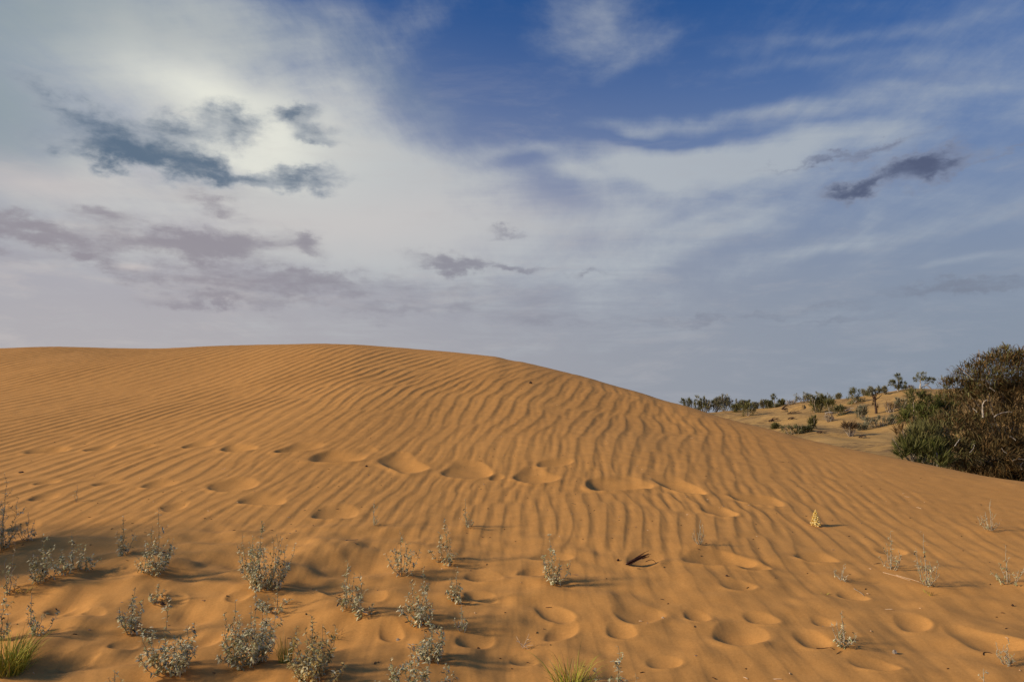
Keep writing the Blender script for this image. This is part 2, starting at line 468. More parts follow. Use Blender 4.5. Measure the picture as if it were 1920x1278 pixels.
def dune_height(X, Y):
    th, r = np.arctan2(X, Y), np.hypot(X, Y)
    z = dune_base(X, Y)
    rc = np.interp(th, TH, T_RC)
    dcrest = rc - r
    inside = smst(dcrest, -0.3, 0.8)
    front = 1 - smst(Y + 0.12 * sample(N_WARP2, X, Y) * 3, 4.6, 6.6)        # trampled, planted foot of the dune
    left = smst(-X + 0.25 * (Y - 4), -0.6, 1.6)

    # ripples
    wx = 0.018 * sample(N_WARP, X, Y) + 0.12 * sample(N_WARP2, X, Y)
    wy = 0.06 * sample(N_WARP, Y - 3, X * 0.5 + 4)
    xs, ys = X + wx, Y + wy
    upper = smst(Y - 0.15 * X + 0.6 * sample(N_WARP2, X, Y), 7.0, 9.0)
    far = smst(Y - 0.30 * X, 11.5, 15.5)
    A = sample(RIP_S, xs, ys) * (1 - upper) + sample(RIP_M, xs, ys) * upper * (1 - far) + sample(RIP_L, xs, ys) * far
    lam = 0.150 * (1 - upper) + 0.215 * upper * (1 - far) + 0.265 * far
    ph = (np.angle(A) / (2 * np.pi)) % 1.0
    env = np.abs(A)
    env = env / np.sqrt(env ** 2 + 0.25)
    up = 0.62                                    # long windward rise, sharp brink, hollow lee side
    rise = np.clip(ph / up, 0, 1)
    prof = np.where(ph < up, 0.35 * rise + 0.65 * rise * rise * (3 - 2 * rise), np.clip((1 - ph) / (1 - up), 0, 1) ** 2.6)
    right_band = smst(th, R(2), R(16))
    dd = np.degrees(th)
    fade = smst(dcrest + 0.35 * sample(N_WARP2, X, Y), np.interp(dd, [-10, 3, 10, 20, 30], [0.9, 0.8, 0.4, 0.7, 1.1]), np.interp(dd, [-10, 3, 9, 14, 22, 32], [4.4, 3.8, 2.2, 2.1, 2.8, 3.7]))
    amp = lam * 0.044 * (1 + 0.40 * upper * smst(-th, R(-8), R(14))) * np.clip(1 + 0.24 * sample(N_BIG, X + 5, Y + 2), 0.5, 1.3)
    amp = amp * (1 - 0.70 * front) * (1 - 0.85 * front * left)
    amp = amp * (1 - 0.52 * smst(th, R(17), R(28))) * (1 - 0.3 * smst(th, R(19), R(31)) * smst(dcrest, 4.5, 2.0))
    # footprints flatten what they press
    dent = np.zeros_like(X)
    keep = np.ones_like(X)
    for fx, fy, a, h, asp in FEET:
        bx, by = a, a * asp
        m = (np.abs(X - fx) < 2.2 * bx) & (np.abs(Y - fy) < 2.2 * by)
        if not m.any():
            continue
        lx, ly = (X[m] - fx) / bx, (Y[m] - fy) / by
        lx, ly = lx + 0.25 * ly * math.sin(fx * 37.0), ly + 0.30 * lx * math.sin(fy * 53.0)
        lx = lx + 0.22 * sample(N_LUMP, X[m] + 3, Y[m])
        ly = ly + 0.22 * sample(N_LUMP, X[m], Y[m] + 3)
        ly = np.where(ly > -0.25, (ly + 0.25) / 1.7 - 0.25, ly)      # the far wall has slumped into a long ramp
        rho = np.sqrt(lx ** 2 + ly ** 2)
        bowl = -np.clip(1 - rho ** 2.4, 0, 1) ** 1.25 * (1 - 0.55 * np.clip(ly, -1, 1)) * h
        rim = np.exp(-((rho - 1.10) / 0.20) ** 2) * h * 0.22 * np.clip(0.35 - 0.75 * np.clip(ly, -1, 1), 0, 1)
        dent[m] += bowl + rim
        keep[m] *= 1 - 0.85 * np.exp(-(rho / 0.95) ** 4)
    B = sample(RIP_F, xs, ys)
    z = z + 0.0022 * np.cos(np.angle(B)) * np.clip(np.abs(B), 0, 1.2) * (1 - prof * env) * fade * keep * inside * (1 - 0.6 * front)
    z = z + prof * env * amp * fade * keep * inside
    z = z + dent
    z = z + 0.006 * sample(N_LUMP, X * 0.5, Y * 0.5) * smst(th, R(-3), R(2)) * np.exp(-(dcrest / 0.5) ** 2)
    rough = front * (0.55 + 0.65 * left)
    z = z + inside * rough * (0.016 * sample(N_LUMP, X, Y) + 0.009 * sample(N_SCOUR, X, Y) + 0.0025 * sample(N_SMALL, X, Y))
    z = z + inside * (0.0012 + 0.0014 * rough) * sample(N_SMALL, X, Y)
    z = z + inside * 0.0022 * sample(N_SCOUR, X * 0.9 + 2, Y * 0.55) * smst(dcrest, 2.4, 0.2)
    for mx, my, rad, h in MOUNDS:
        m = (np.abs(X - mx) < 3 * rad) & (np.abs(Y - my) < 3 * rad)
        if m.any():
            z[m] += h * np.exp(-(((X[m] - mx) / (rad * 1.5)) ** 2 + ((Y[m] - my) / rad) ** 2))
    return z


def dune_z(x, y):
    return float(dune_height(np.array([float(x)]), np.array([float(y)]))[0])


# ------------------------------------------------------------------ ground beyond the dune
HILL_R = 42.0
HILL = [(1200, 776), (1331, 772), (1417, 766), (1456, 761), (1520, 752), (1587, 746), (1635, 740), (1659, 737), (1700, 729), (1764, 727), (1850, 722), (1913, 718), (2050, 712)]
h_az = np.array([ray(p, q)[0] for p, q in HILL])
h_z = np.array([EYE + HILL_R * ray(p, q)[1] for p, q in HILL])
T_HZ = gsm(np.interp(TH, np.r_[-math.pi, R(-2), h_az, R(55), R(90), math.pi], np.r_[0.2, 0.9, h_z, 3.3, 1.6, 0.2]), 0.5)
M_A = [gauss_field(s, s) for s in (0.5, 1.4)]


def ground_height(X, Y):
    th, r = np.arctan2(X, Y), np.hypot(X, Y)
    rc = np.interp(th, TH, T_RC)
    zh = np.interp(th, TH, T_HZ)
    r0 = rc + 2.5
    low = np.interp(th, np.radians([-180, 0, 12, 30, 60, 180]), [-0.1, 0.4, 0.70, 0.42, 0.3, -0.1])
    t = np.clip((r - r0) / (HILL_R - r0), 0, 1)
    up = low + (zh - low) * (0.45 * t + 0.55 * t * t * (3 - 2 * t))
    down = zh + (0.75 - zh) * smst(r, HILL_R, 120)
    down = down - 0.9 * (zh > 1.4) * np.clip((r - HILL_R) / 20, 0, 1) * np.clip((120 - r) / 60, 0, 1) * 0.3
    z = np.where(r < HILL_R, up, down)
    sx, sy = np.mod(X * 0.8 + 7, 40) - 20, np.mod(Y * 0.8, 26) + 2
    bump = 0.10 * sample(M_A[1], sx, sy) + 0.055 * sample(M_A[0], sx, sy) + 0.02 * sample(N_LUMP, sx * 0.6, sy * 0.6)
    z = z + bump * smst(r, rc, rc + 4) * (1 - 0.65 * smst(np.abs(r - HILL_R), 6, 0)) * (1 - 0.6 * smst(r, 60, 90))
    z = z - (1 - smst(r, rc * 1.0, rc + 1.6)) * 1.2
    return z


def ground_z(x, y):
    return float(ground_height(np.array([float(x)]), np.array([float(y)]))[0])


def hit_ground(px, py):
    a, te = ray(px, py)
    rc = float(np.interp(a, TH, T_RC))
    rs = np.linspace(rc + 1.2, HILL_R + 1.0, 3000)
    z = ground_height(rs * math.sin(a), rs * math.cos(a))
    e = (z - EYE) / rs
    above = e > te
    r = rs[int(np.argmax(above))] if above.any() else rs[int(np.argmax(e))]
    return r * math.sin(a), r * math.cos(a)


# ------------------------------------------------------------------ mesh helpers
def mesh_object(name, verts, faces, mats, parent=None, smooth=False, mat_idx=None):
    me = bpy.data.meshes.new(name)
    me.from_pydata(verts, [], faces)
    for m in (mats if isinstance(mats, (list, tuple)) else [mats]):
        me.materials.append(m)
    if mat_idx is not None:
        me.polygons.foreach_set('material_index', mat_idx)
    if smooth:
        me.polygons.foreach_set('use_smooth', [True] * len(me.polygons))
    o = bpy.data.objects.new(name, me)
    col.objects.link(o)
    if parent is not None:
        o.parent = parent
    return o


def grid_object(name, X, Y, Z, mat, wrap):
    nr, nc = X.shape
    co = np.stack([X, Y, Z], -1).reshape(-1, 3).astype(np.float32)
    idx = np.arange(nr * nc).reshape(nr, nc)
    nxt = np.roll(idx, -1, axis=1) if wrap else idx[:, 1:]
    cur = idx if wrap else idx[:, :-1]
    q = np.stack([cur[:-1], cur[1:], nxt[1:], nxt[:-1]], -1).reshape(-1, 4)
    me = bpy.data.meshes.new(name)
    me.vertices.add(len(co))
    me.vertices.foreach_set('co', co.ravel())
    me.loops.add(q.size)
    me.loops.foreach_set('vertex_index', q.ravel().astype(np.int32))
    me.polygons.add(len(q))
    me.polygons.foreach_set('loop_start', np.arange(0, q.size, 4, dtype=np.int32))
    me.polygons.foreach_set('use_smooth', np.ones(len(q), dtype=bool))
    me.materials.append(mat)
    me.update(calc_edges=True)
    o = bpy.data.objects.new(name, me)
    col.objects.link(o)
    o['kind'] = 'structure'
    return o


def column_angles(n_fine, lo, hi, n_rest):
    fine = np.linspace(R(lo), R(hi), n_fine)
    rest = np.linspace(R(hi), R(lo) + 2 * math.pi, n_rest + 2)[1:-1]
    rest = np.where(rest > math.pi, rest - 2 * math.pi, rest)
    return np.r_[fine, rest]


def build_ground():
    th = column_angles(980, -41, 41, 90)
    s = np.r_[np.geomspace(0.015, 0.16, 16)[:-1], np.geomspace(0.16, 0.95, 640)[:-1], np.linspace(0.95, 1.1, 90)[:-1], np.linspace(1.1, 1.5, 20)]
    rc = np.interp(th, TH, T_RC)
    r = s[:, None] * rc[None, :]
    X, Y = r * np.sin(th)[None, :], r * np.cos(th)[None, :]
    Z = dune_height(X, Y)
    o = grid_object('sand_dune', X, Y, Z, M_DUNE, True)
    o['label'] = 'wind-rippled orange sand dune with footprints filling the foreground'
    th = column_angles(420, 2, 42, 120)
    r = np.r_[0.05, np.geomspace(1.5, 7.5, 10), np.geomspace(7.8, 75, 300), np.geomspace(78, 9000, 50)]
    r = r[:, None] + 0 * th[None, :]
    X, Y = r * np.sin(th)[None, :], r * np.cos(th)[None, :]
    Z = ground_height(X, Y)
    o = grid_object('desert_ground', X, Y, Z, M_GROUND, True)
    o['label'] = 'pale sandy ground rising to a low scrub-covered hill behind the dune'


# ------------------------------------------------------------------ plant materials
def leaf_material(name, c1, c2, rough=0.75, spec=0.25, trans=0.0):
    m, b, bs = new_mat(name)
    g = b.n.new('ShaderNodeNewGeometry')
    b.put(bs.inputs['Base Color'], b.mix(g.outputs['Random Per Island'], (*c1, 1), (*c2, 1)))
    bs.inputs['Roughness'].default_value = rough
    bs.inputs['Specular IOR Level'].default_value = spec
    return m


def bark_material(name, c1, c2, scale=60):
    m, b, bs = new_mat(name)
    tc = b.n.new('ShaderNodeTexCoord').outputs['Object']
    f = b.smooth(b.noise(tc, scale, 4, 0.6), 0.35, 0.65)
    b.put(bs.inputs['Base Color'], b.mix(f, (*c1, 1), (*c2, 1)))
    bs.inputs['Roughness'].default_value = 0.85
    bs.inputs['Specular IOR Level'].default_value = 0.2
    return m


M_SILVER = leaf_material('silver_leaf', (0.44, 0.415, 0.235), (0.68, 0.63, 0.40))
M_GREEN = leaf_material('grey_green_leaf', (0.25, 0.255, 0.105), (0.42, 0.405, 0.19))
M_DRY = leaf_material('withered_leaf', (0.022, 0.018, 0.014), (0.06, 0.045, 0.032))
M_STRAW = leaf_material('straw_leaf', (0.36, 0.25, 0.07), (0.52, 0.36, 0.12))
M_STALK = bark_material('pale_stalk', (0.26, 0.215, 0.12), (0.42, 0.36, 0.22))
M_BARE = bark_material('bare_stalk', (0.32, 0.28, 0.19), (0.47, 0.42, 0.31))
M_GRASS = leaf_material('green_grass', (0.19, 0.22, 0.018), (0.50, 0.46, 0.07))
M_GRASS_DRY = leaf_material('dry_grass', (0.34, 0.27, 0.10), (0.46, 0.36, 0.16))
M_FLOWER = leaf_material('yellow_blossom', (0.74, 0.47, 0.05), (0.92, 0.80, 0.40), 0.55)
M_FLOWER_STEM = bark_material('blossom_stem', (0.55, 0.42, 0.14), (0.70, 0.58, 0.26))
M_TWIG = bark_material('grey_twig', (0.25, 0.20, 0.14), (0.42, 0.36, 0.28), 30)
M_WOOD_PALE = bark_material('bleached_wood', (0.36, 0.30, 0.22), (0.55, 0.49, 0.40), 30)
M_WOOD_DARK = bark_material('dark_wood', (0.035, 0.022, 0.016), (0.10, 0.06, 0.04), 40)
M_WOOD_RED = bark_material('red_brown_twig', (0.022, 0.009, 0.007), (0.075, 0.030, 0.018), 60)
M_TWIG_DRY = bark_material('dry_pink_twig', (0.50, 0.36, 0.22), (0.66, 0.50, 0.33), 60)
M_TAM = leaf_material('rusty_foliage', (0.062, 0.034, 0.010), (0.175, 0.098, 0.030))
M_TAM2 = leaf_material('dim_brown_foliage', (0.044, 0.032, 0.010), (0.125, 0.086, 0.030))
M_OLIVE = leaf_material('olive_foliage', (0.095, 0.095, 0.028), (0.21, 0.195, 0.070))
M_BROOM = leaf_material('green_broom', (0.055, 0.070, 0.012), (0.150, 0.155, 0.038))
M_GREY = leaf_material('grey_green_foliage', (0.15, 0.15, 0.085), (0.30, 0.28, 0.18))
M_DARKG = leaf_material('dark_green_foliage', (0.082, 0.088, 0.034), (0.185, 0.18, 0.080))
M_BROWN = leaf_material('dry_brown_twigs', (0.10, 0.062, 0.028), (0.22, 0.15, 0.08))

prng = random.Random(5)
U = prng.uniform


class Soup:
    """collects vertices and faces of one mesh"""
    def __init__(self):
        self.v, self.f, self.m = [], [], []

    def tube(self, pts, r0, r1, sides=4, mat=0):
        base = len(self.v)
        n = len(pts)
        for i, p in enumerate(pts):
            a = pts[max(i - 1, 0)]
            c = pts[min(i + 1, n - 1)]
            t = np.array(c) - np.array(a)
            t = t / (np.linalg.norm(t) + 1e-9)
            u = np.cross(t, (0.31, 0.95, 0.12))
            u = u / (np.linalg.norm(u) + 1e-9)
            w = np.cross(t, u)
            r = r0 + (r1 - r0) * i / (n - 1)
            for k in range(sides):
                ang = 2 * math.pi * k / sides
                q = np.array(p) + r * (math.cos(ang) * u + math.sin(ang) * w)
                self.v.append(tuple(q))
        for i in range(n - 1):
            for k in range(sides):
                k2 = (k + 1) % sides
                self.f.append((base + i * sides + k, base + i * sides + k2, base + (i + 1) * sides + k2, base + (i + 1) * sides + k))
                self.m.append(mat)
        self.f.append(tuple(base + k for k in range(sides))[::-1])
        self.f.append(tuple(base + (n - 1) * sides + k for k in range(sides)))
        self.m += [mat, mat]

    def leaf(self, p, d, length, width, curl, mat=0):
        """a narrow leaf that starts at p, points along d and curls towards its tip"""
        d = np.array(d, float)
        d /= np.linalg.norm(d) + 1e-9
        s = np.cross(d, (U(-.4, .4), U(-.4, .4), 1.0))
        s /= np.linalg.norm(s) + 1e-9
        n = np.cross(s, d)
        p = np.array(p, float)
        q1 = p + d * length * 0.35 + n * length * 0.04
        q2 = p + d * length * 0.72 - n * length * curl * 0.45
        q3 = p + d * length * 0.95 - n * length * curl
        h = width / 2
        b = len(self.v)
        for q in (p, q1 - s * h, q1 + s * h, q2 - s * h * .8, q2 + s * h * .8, q3):
            self.v.append(tuple(q))
        self.f += [(b, b + 2, b + 1), (b + 1, b + 2, b + 4, b + 3), (b + 3, b + 4, b + 5)]
        self.m += [mat] * 3

    def blade(self, pts, w0, mat=0):
        """a grass blade: a ribbon along pts that narrows to a point"""
        b = len(self.v)
        n = len(pts)
        side = np.array((U(-1, 1), U(-1, 1), 0.1))
        side /= np.linalg.norm(side)
        for i, p in enumerate(pts[:-1]):
            w = w0 * (1 - 0.75 * i / (n - 1)) / 2
            self.v.append(tuple(np.array(p) - side * w))
            self.v.append(tuple(np.array(p) + side * w))
        self.v.append(tuple(pts[-1]))
        for i in range(n - 2):
            self.f.append((b + 2 * i, b + 2 * i + 1, b + 2 * i + 3, b + 2 * i + 2))
            self.m.append(mat)
        self.f.append((b + 2 * (n - 2), b + 2 * (n - 2) + 1, b + 2 * (n - 1)))
        self.m.append(mat)

    def build(self, name, mats, parent=None, stuff=False, smooth=False):
        o = mesh_object(name, self.v, self.f, mats, parent, smooth, self.m)
        if stuff:
            o['kind'] = 'stuff'
        return o


def thing(name, label, cat, loc, group=None):
    o = bpy.data.objects.new(name, None)
    o.empty_display_size = 0.05
    col.objects.link(o)
    o.location = loc
    tag(o, label, cat, group)
    return o


def tag(o, label, cat, group=None):
    o['label'] = label
    o['category'] = cat
    if group:
        o['group'] = group


def bez(p0, p1, p2, n, wob=0.0):
    out = []
    for i in range(n):
        t = i / (n - 1)
        q = (1 - t) ** 2 * np.array(p0) + 2 * t * (1 - t) * np.array(p1) + t * t * np.array(p2)
        if 0 < i:
            q = q + np.array((U(-wob, wob), U(-wob, wob), U(-wob, wob) * .5))
        out.append(q)
    return out


def along(pts, t):
    x = t * (len(pts) - 1)
    i = min(int(x), len(pts) - 2)
    f = x - i
    p = pts[i] * (1 - f) + pts[i + 1] * f
    d = pts[i + 1] - pts[i]
    return p, d / (np.linalg.norm(d) + 1e-9)


# ------------------------------------------------------------------ foreground herbs
HERBS = [
    # base column, base row, height and width in picture pixels, stalks, leaves per stalk, look, label
    (4, 1032, 140, 62, 11, 34, 'leafy', 'tall grey-leaved herb cut by the left edge, its top highest on the dune'),
    (50, 1023, 52, 44, 6, 18, 'leafy', 'small leafy herb just right of the tall one at the left edge'),
    (143, 943, 34, 15, 2, 12, 'spare', 'tiny thin sprig alone on ripples, far left near small footprints'),
    (76, 1110, 88, 62, 10, 22, 'leafy', 'dark-based herb with two upright tips, left of the low round silver one'),
    (16, 1122, 92, 42, 5, 18, 'spare', 'thin herb of sparse drooping stalks near the left edge above the grass'),
    (138, 1087, 72, 78, 11, 24, 'leafy', 'broad low silver herb with one tall tip on its right side'),
    (232, 1051, 74, 40, 5, 22, 'leafy', 'slender upright herb left of the bigger pointed one'),
    (292, 1088, 120, 80, 14, 26, 'leafy', 'large pointed herb with dark withered leaves, above the dark hole'),
    (246, 1187, 84, 58, 9, 22, 'leafy', 'medium herb with bare stalk base, left below the dark hole'),
    (292, 1128, 36, 62, 6, 16, 'leafy', 'flat little herb leaning over the dark hole in the sand'),
    (315, 1276, 144, 116, 19, 28, 'leafy', 'big loose spreading herb at the lower left, its base on the picture edge'),
    (66, 1203, 78, 62, 7, 18, 'spare', 'wispy curling herb rising behind the bright green grass'),
    (0, 1210, 86, 46, 6, 18, 'leafy', 'herb half cut off by the left edge above the green grass'),
    (497, 1106, 122, 116, 24, 32, 'dense', 'largest dense round herb with a dark grass blade behind it'),
    (520, 1136, 50, 84, 8, 16, 'leafy', 'low sprawling herb right under the largest dense round one'),
    (467, 1256, 140, 112, 26, 32, 'dense', 'dense fine-leaved herb with a pointed top beside the yellowing one'),
    (585, 1288, 116, 112, 20, 28, 'straw', 'yellowing herb mixed with green grass at the bottom edge'),
    (652, 1154, 90, 50, 7, 20, 'leafy', 'upright herb with a tall thin tip, third from the largest round one'),
    (678, 1166, 80, 36, 5, 16, 'leafy', 'narrow herb leaning right against the upright one with a thin tip'),
    (702, 988, 48, 26, 4, 14, 'spare', 'little thin herb standing under the footprint row, left one of two'),
    (757, 1084, 84, 76, 8, 20, 'leafy', 'candelabra herb with a dark middle stalk and curved side arms'),
    (835, 1061, 80, 58, 7, 20, 'leafy', 'herb with a tall thin spire and a dark leafy foot casting a shadow'),
    (875, 993, 54, 30, 4, 18, 'leafy', 'little thin herb standing under the footprint row, right one of two'),
    (787, 1181, 106, 70, 10, 24, 'leafy', 'tall herb with many forked stalks just above a similar leafy one'),
    (808, 1252, 90, 70, 12, 22, 'leafy', 'leafy herb directly below the tall forked one near the bottom'),
    (855, 1127, 62, 36, 5, 20, 'leafy', 'small herb with a thick leafy stalk leaning right, above a bare one'),
    (869, 1188, 50, 42, 5, 10, 'spare', 'small open herb with few green leaves below the leaning one'),
    (1040, 1099, 90, 60, 9, 20, 'leafy', 'lone conical herb with dark right-hand leaves in the middle foreground'),
    (770, 1335, 92, 120, 15, 24, 'leafy', 'row of silver stalks rising from the bottom edge left of centre'),
    (838, 1325, 62, 44, 5, 14, 'leafy', 'short silver sprig poking up from the bottom edge beside the stalk row'),
    (1160, 1345, 120, 104, 10, 22, 'leafy', 'thick silver stalks poking up from the bottom edge right of the grass tuft'),
    (1313, 1026, 46, 26, 5, 9, 'bare', 'bare little forked herb standing on ripples right of the twig bundle'),
    (1855, 998, 58, 48, 8, 12, 'spare', 'small herb with curved arms high at the right, under the dune edge'),
    (1673, 1072, 72, 42, 6, 12, 'spare', 'sparse twiggy herb with a green foot, left one of the pair at right'),
    (1737, 1106, 94, 46, 8, 12, 'spare', 'tall twiggy herb with a leafy spire, right one of the pair at right'),
    (1580, 1094, 34, 38, 5, 4, 'bare', 'short leafless crooked herb of grey twigs on smooth sand'),
    (1580, 1214, 62, 60, 8, 11, 'spare', 'twiggy green-tipped herb beside a hollow at the lower right'),
    (1893, 1098, 70, 64, 7, 12, 'spare', 'arching bare-stalked herb cut by the right edge'),
    (1888, 1247, 48, 50, 6, 9, 'bare', 'low forked herb in the lower right corner'),
    (1848, 1310, 56, 14, 2, 10, 'spare', 'single thin sprig poking up from the bottom edge at the far right'),
    (213, 1300, 40, 50, 6, 14, 'leafy', 'sprigs barely showing at the bottom edge left of the big loose herb'),
]
HERB_GROUP = 'grey-leaved desert herbs scattered over the foot of the dune'
HERB_SPOTS = []
for h in HERBS:
    x, y = hit_dune(h[0], h[1])
    HERB_SPOTS.append((x, y))
    wpx = h[3] * y / FPX
    MOUNDS.append((x + 0.12 * wpx, y, 0.10 + 0.35 * wpx, 0.006 + 0.05 * wpx))


def build_herb(spec, spot):
    px, row, hp, wp, ns, nl, look, label = spec
    x, y = spot
    k = y / FPX
    H, W = hp * k, wp * k
    root = thing('desert_herb', label, 'plant', (x, y, dune_z(x, y) - 0.006), HERB_GROUP)
    bare = look in ('bare',)
    stem_m = M_BARE if look in ('bare', 'spare') else M_STALK
    leaf_m = [M_SILVER, M_GREEN, M_DRY, M_STRAW]
    leaflen = 0.0240 * {'dense': 0.92, 'spare': 0.85, 'bare': 0.8}.get(look, 1.0)
    lean = U(-0.12, 0.12)
    for i in range(ns):
        if i == 0:
            reach, hh, ph = abs(lean) * W, H, 0 if lean > 0 else math.pi
        else:
            ph = i * 2.399 + U(-.5, .5)
            reach = W / 2 * math.sqrt(U(0.15, 1.0))
            top = {'dense': (0.25, 0.98), 'leafy': (0.25, 0.82), 'straw': (0.4, 0.95), 'spare': (0.28, 0.80), 'bare': (0.4, 0.95)}[look]
            hh = H * U(*top) * (1 - 0.25 * (reach / (W / 2 + 1e-6)) ** 2)
        off = np.array((U(-.5, .5), U(-.5, .5), 0)) * W * (0.25 if look in ('dense', 'straw') else 0.12)
        dirv = np.array((math.cos(ph), math.sin(ph), 0))
        p0 = off + np.array((0, 0, -0.012))
        p2 = off + dirv * reach + np.array((0, 0, hh))
        p1 = off + dirv * reach * (0.85 if i else 0.3) + np.array((0, 0, hh * ((0.2 if look in ('dense', 'straw') else 0.32) if i else 0.5)))
        pts = bez(p0, p1, p2, 9, 0.006 * (H / 0.3) if not bare else 0.009)
        s, lf = Soup(), Soup()
        r0 = 0.0030 if i == 0 else 0.0023
        s.tube(pts, r0, 0.0010, 4)
        twigs = [pts]
        for _ in range(int(U(2, 4.5)) if look != 'spare' else int(U(1, 4))):
            t = U(0.25, 0.85)
            p, d = along(pts, t)
            ang = U(0, 6.28)
            o = np.array((math.cos(ang), math.sin(ang), U(0.3, 1.0)))
            ln = U(0.10, 0.26) * H * (1.1 - t * 0.6)
            tw = bez(p, p + o * ln * 0.5, p + o * ln * 0.8 + np.array((0, 0, ln * 0.45)), 4, 0.002)
            s.tube(tw, 0.0015, 0.0008, 3)
            twigs.append(tw)
        so = s.build('stalk', [stem_m], root)
        total = int(nl * (1.35 if i == 0 else 1.0) * U(0.8, 1.2) * {'spare': 1.7, 'bare': 1.3, 'dense': 2.6, 'straw': 2.3}.get(look, 2.1))
        for j in range(total):
            main = j < total * 0.6 or len(twigs) == 1
            tw = pts if main else twigs[1 + j % (len(twigs) - 1)]
            t = U(0.16, 1.0) if main else U(0.3, 1.0)
            p, d = along(tw, min(t, 0.999))
            ang = j * 2.4 + U(-.6, .6)
            a = np.cross(d, (0.2, 0.9, 0.3)); a /= np.linalg.norm(a) + 1e-9
            b2 = np.cross(d, a)
            o = a * math.cos(ang) + b2 * math.sin(ang)
            dd = o * U(0.6, 1.0) + d * U(0.1, 0.7) + np.array((0, 0, U(-0.15, 0.25)))
            ln = leaflen * U(0.65, 1.25) * (1 - 0.35 * t) * (1.15 if hp > 60 else 0.9)
            q = prng.random()
            if look == 'straw':
                mi = 3 if q < 0.5 else (0 if q < 0.75 else (1 if q < 0.95 else 2))
            elif look in ('spare', 'bare'):
                mi = 1 if q < 0.55 else (0 if q < 0.93 else 2)
            else:
                mi = 0 if q < 0.68 else (1 if q < 0.94 else 2)
            lf.leaf(p, dd, ln, ln * U(0.28, 0.44), U(-0.1, 0.7), mi)
        if lf.v:
            lf.build('leaf_cluster', leaf_m, so, stuff=True)


# ------------------------------------------------------------------ grass
GRASS = [
    # column, row, height px, width px, blades, dry share, label
    (14, 1262, 92, 124, 380, 0.10, 'thick bright green grass tussock in the lower left corner'),
    (1072, 1296, 84, 112, 150, 0.15, 'green grass tuft with arching seed stems at the bottom edge'),
    (535, 1248, 66, 50, 46, 0.1, 'dark green grass tuft between the dense herb and the yellowing one'),
    (474, 1048, 46, 22, 7, 0.0, 'few dark grass blades sticking up behind the largest round herb'),
    (630, 1186, 26, 50, 20, 0.4, 'small flat patch of yellow-green grass beside the upright herb'),
    (1743, 1117, 16, 26, 12, 0.3, 'tiny yellow-green grass sprout under the tall twiggy herb'),
    (1547, 1115, 10, 24, 9, 0.4, 'tiny flat green sprout on bare sand left of the crooked herb'),
    (48, 1118, 24, 70, 26, 0.75, 'sparse low straw-coloured grass under the dark-based herb'),
]
GRASS_SPOTS = [hit_dune(g[0], min(g[1], 1300)) for g in GRASS]


def build_grass(spec, spot):
    px, row, hp, wp, n, dry, label = spec
    x, y = spot
    k = y / FPX
    H, W = hp * k, wp * k
    z = dune_z(x, y)
    s = Soup()
    big = n > 100
    for i in range(n):
        ang = U(0, 6.28)
        rad = W * 0.22 * math.sqrt(prng.random())
        p0 = np.array((math.cos(ang) * rad, math.sin(ang) * rad, -0.01))
        hh = H * U(0.35, 0.95)
        a2 = ang + U(-.9, .9)
        out = W * U(0.12, 0.5)
        if big and i % 17 == 0:
            hh, out = H * U(0.8, 1.05), W * U(0.35, 0.75)
        d = np.array((math.cos(a2), math.sin(a2), 0))
        pts = bez(p0, p0 + d * out * 0.35 + np.array((0, 0, hh * 0.75)), p0 + d * out + np.array((0, 0, hh * U(0.72, 1.0))), 5, 0.001)
        s.blade(pts, U(0.0028, 0.0048), 1 if prng.random() < dry else 0)
    o = s.build('grass_tuft', [M_GRASS, M_GRASS_DRY])
    o.location = (x, y, z)
    tag(o, label, 'grass')


# ------------------------------------------------------------------ yellow flower spike
def build_flower():
    x, y = hit_dune(1530, 986)
    k = y / FPX
    H = 28.5 * k
    root = thing('flower_spike', 'single yellow flower spike standing alone on the rippled sand at right', 'flower', (x, y, dune_z(x, y) - 0.004))
    s = Soup()
    s.tube([np.array((0, 0, -0.03)), np.array((0, 0, H * 0.3)), np.array((0.002, 0, H * 0.62)), np.array((0.004, 0, H * 0.95))], 0.017, 0.004, 8)
    s.build('stem', [M_FLOWER_STEM], root, smooth=True)
    f = Soup()
    n = 58
    for i in range(n):
        t = (i + 0.5) / n
        ang = i * 2.39996
        zc = H * (0.06 + 0.90 * t)
        env = H * 0.40 * (1 - t) ** 0.75 * U(0.75, 1.15)
        o = np.array((math.cos(ang), math.sin(ang), 0))
        tilt = -0.15 + 1.6 * t
        d = o * math.cos(tilt) + np.array((0, 0, 1)) * math.sin(tilt)
        ln = H * (0.20 - 0.08 * t) * U(0.8, 1.2)
        p = o * env * 0.35 + np.array((0, 0, zc))
        # a bud: six-sided, swelling towards an open mouth
        rad = ln * 0.24
        a = np.cross(d, (0.1, 0.2, 1.0)); a /= np.linalg.norm(a) + 1e-9
        b2 = np.cross(d, a)
        base = len(f.v)
        for q, rr in ((0.0, 0.35), (0.55, 0.9), (0.9, 1.1), (1.05, 0.25)):
            for j in range(5):
                an = 6.283 * j / 5
                f.v.append(tuple(p + d * ln * q + rad * rr * (math.cos(an) * a + math.sin(an) * b2)))
        for q in range(3):
            for j in range(5):
                j2 = (j + 1) % 5
                f.f.append((base + q * 5 + j, base + q * 5 + j2, base + q * 5 + 5 + j2, base + q * 5 + 5 + j))
                f.m.append(0)
        f.f.append(tuple(base + 15 + j for j in range(5)))
        f.m.append(0)
    f.build('blossom', [M_FLOWER], root, stuff=True)


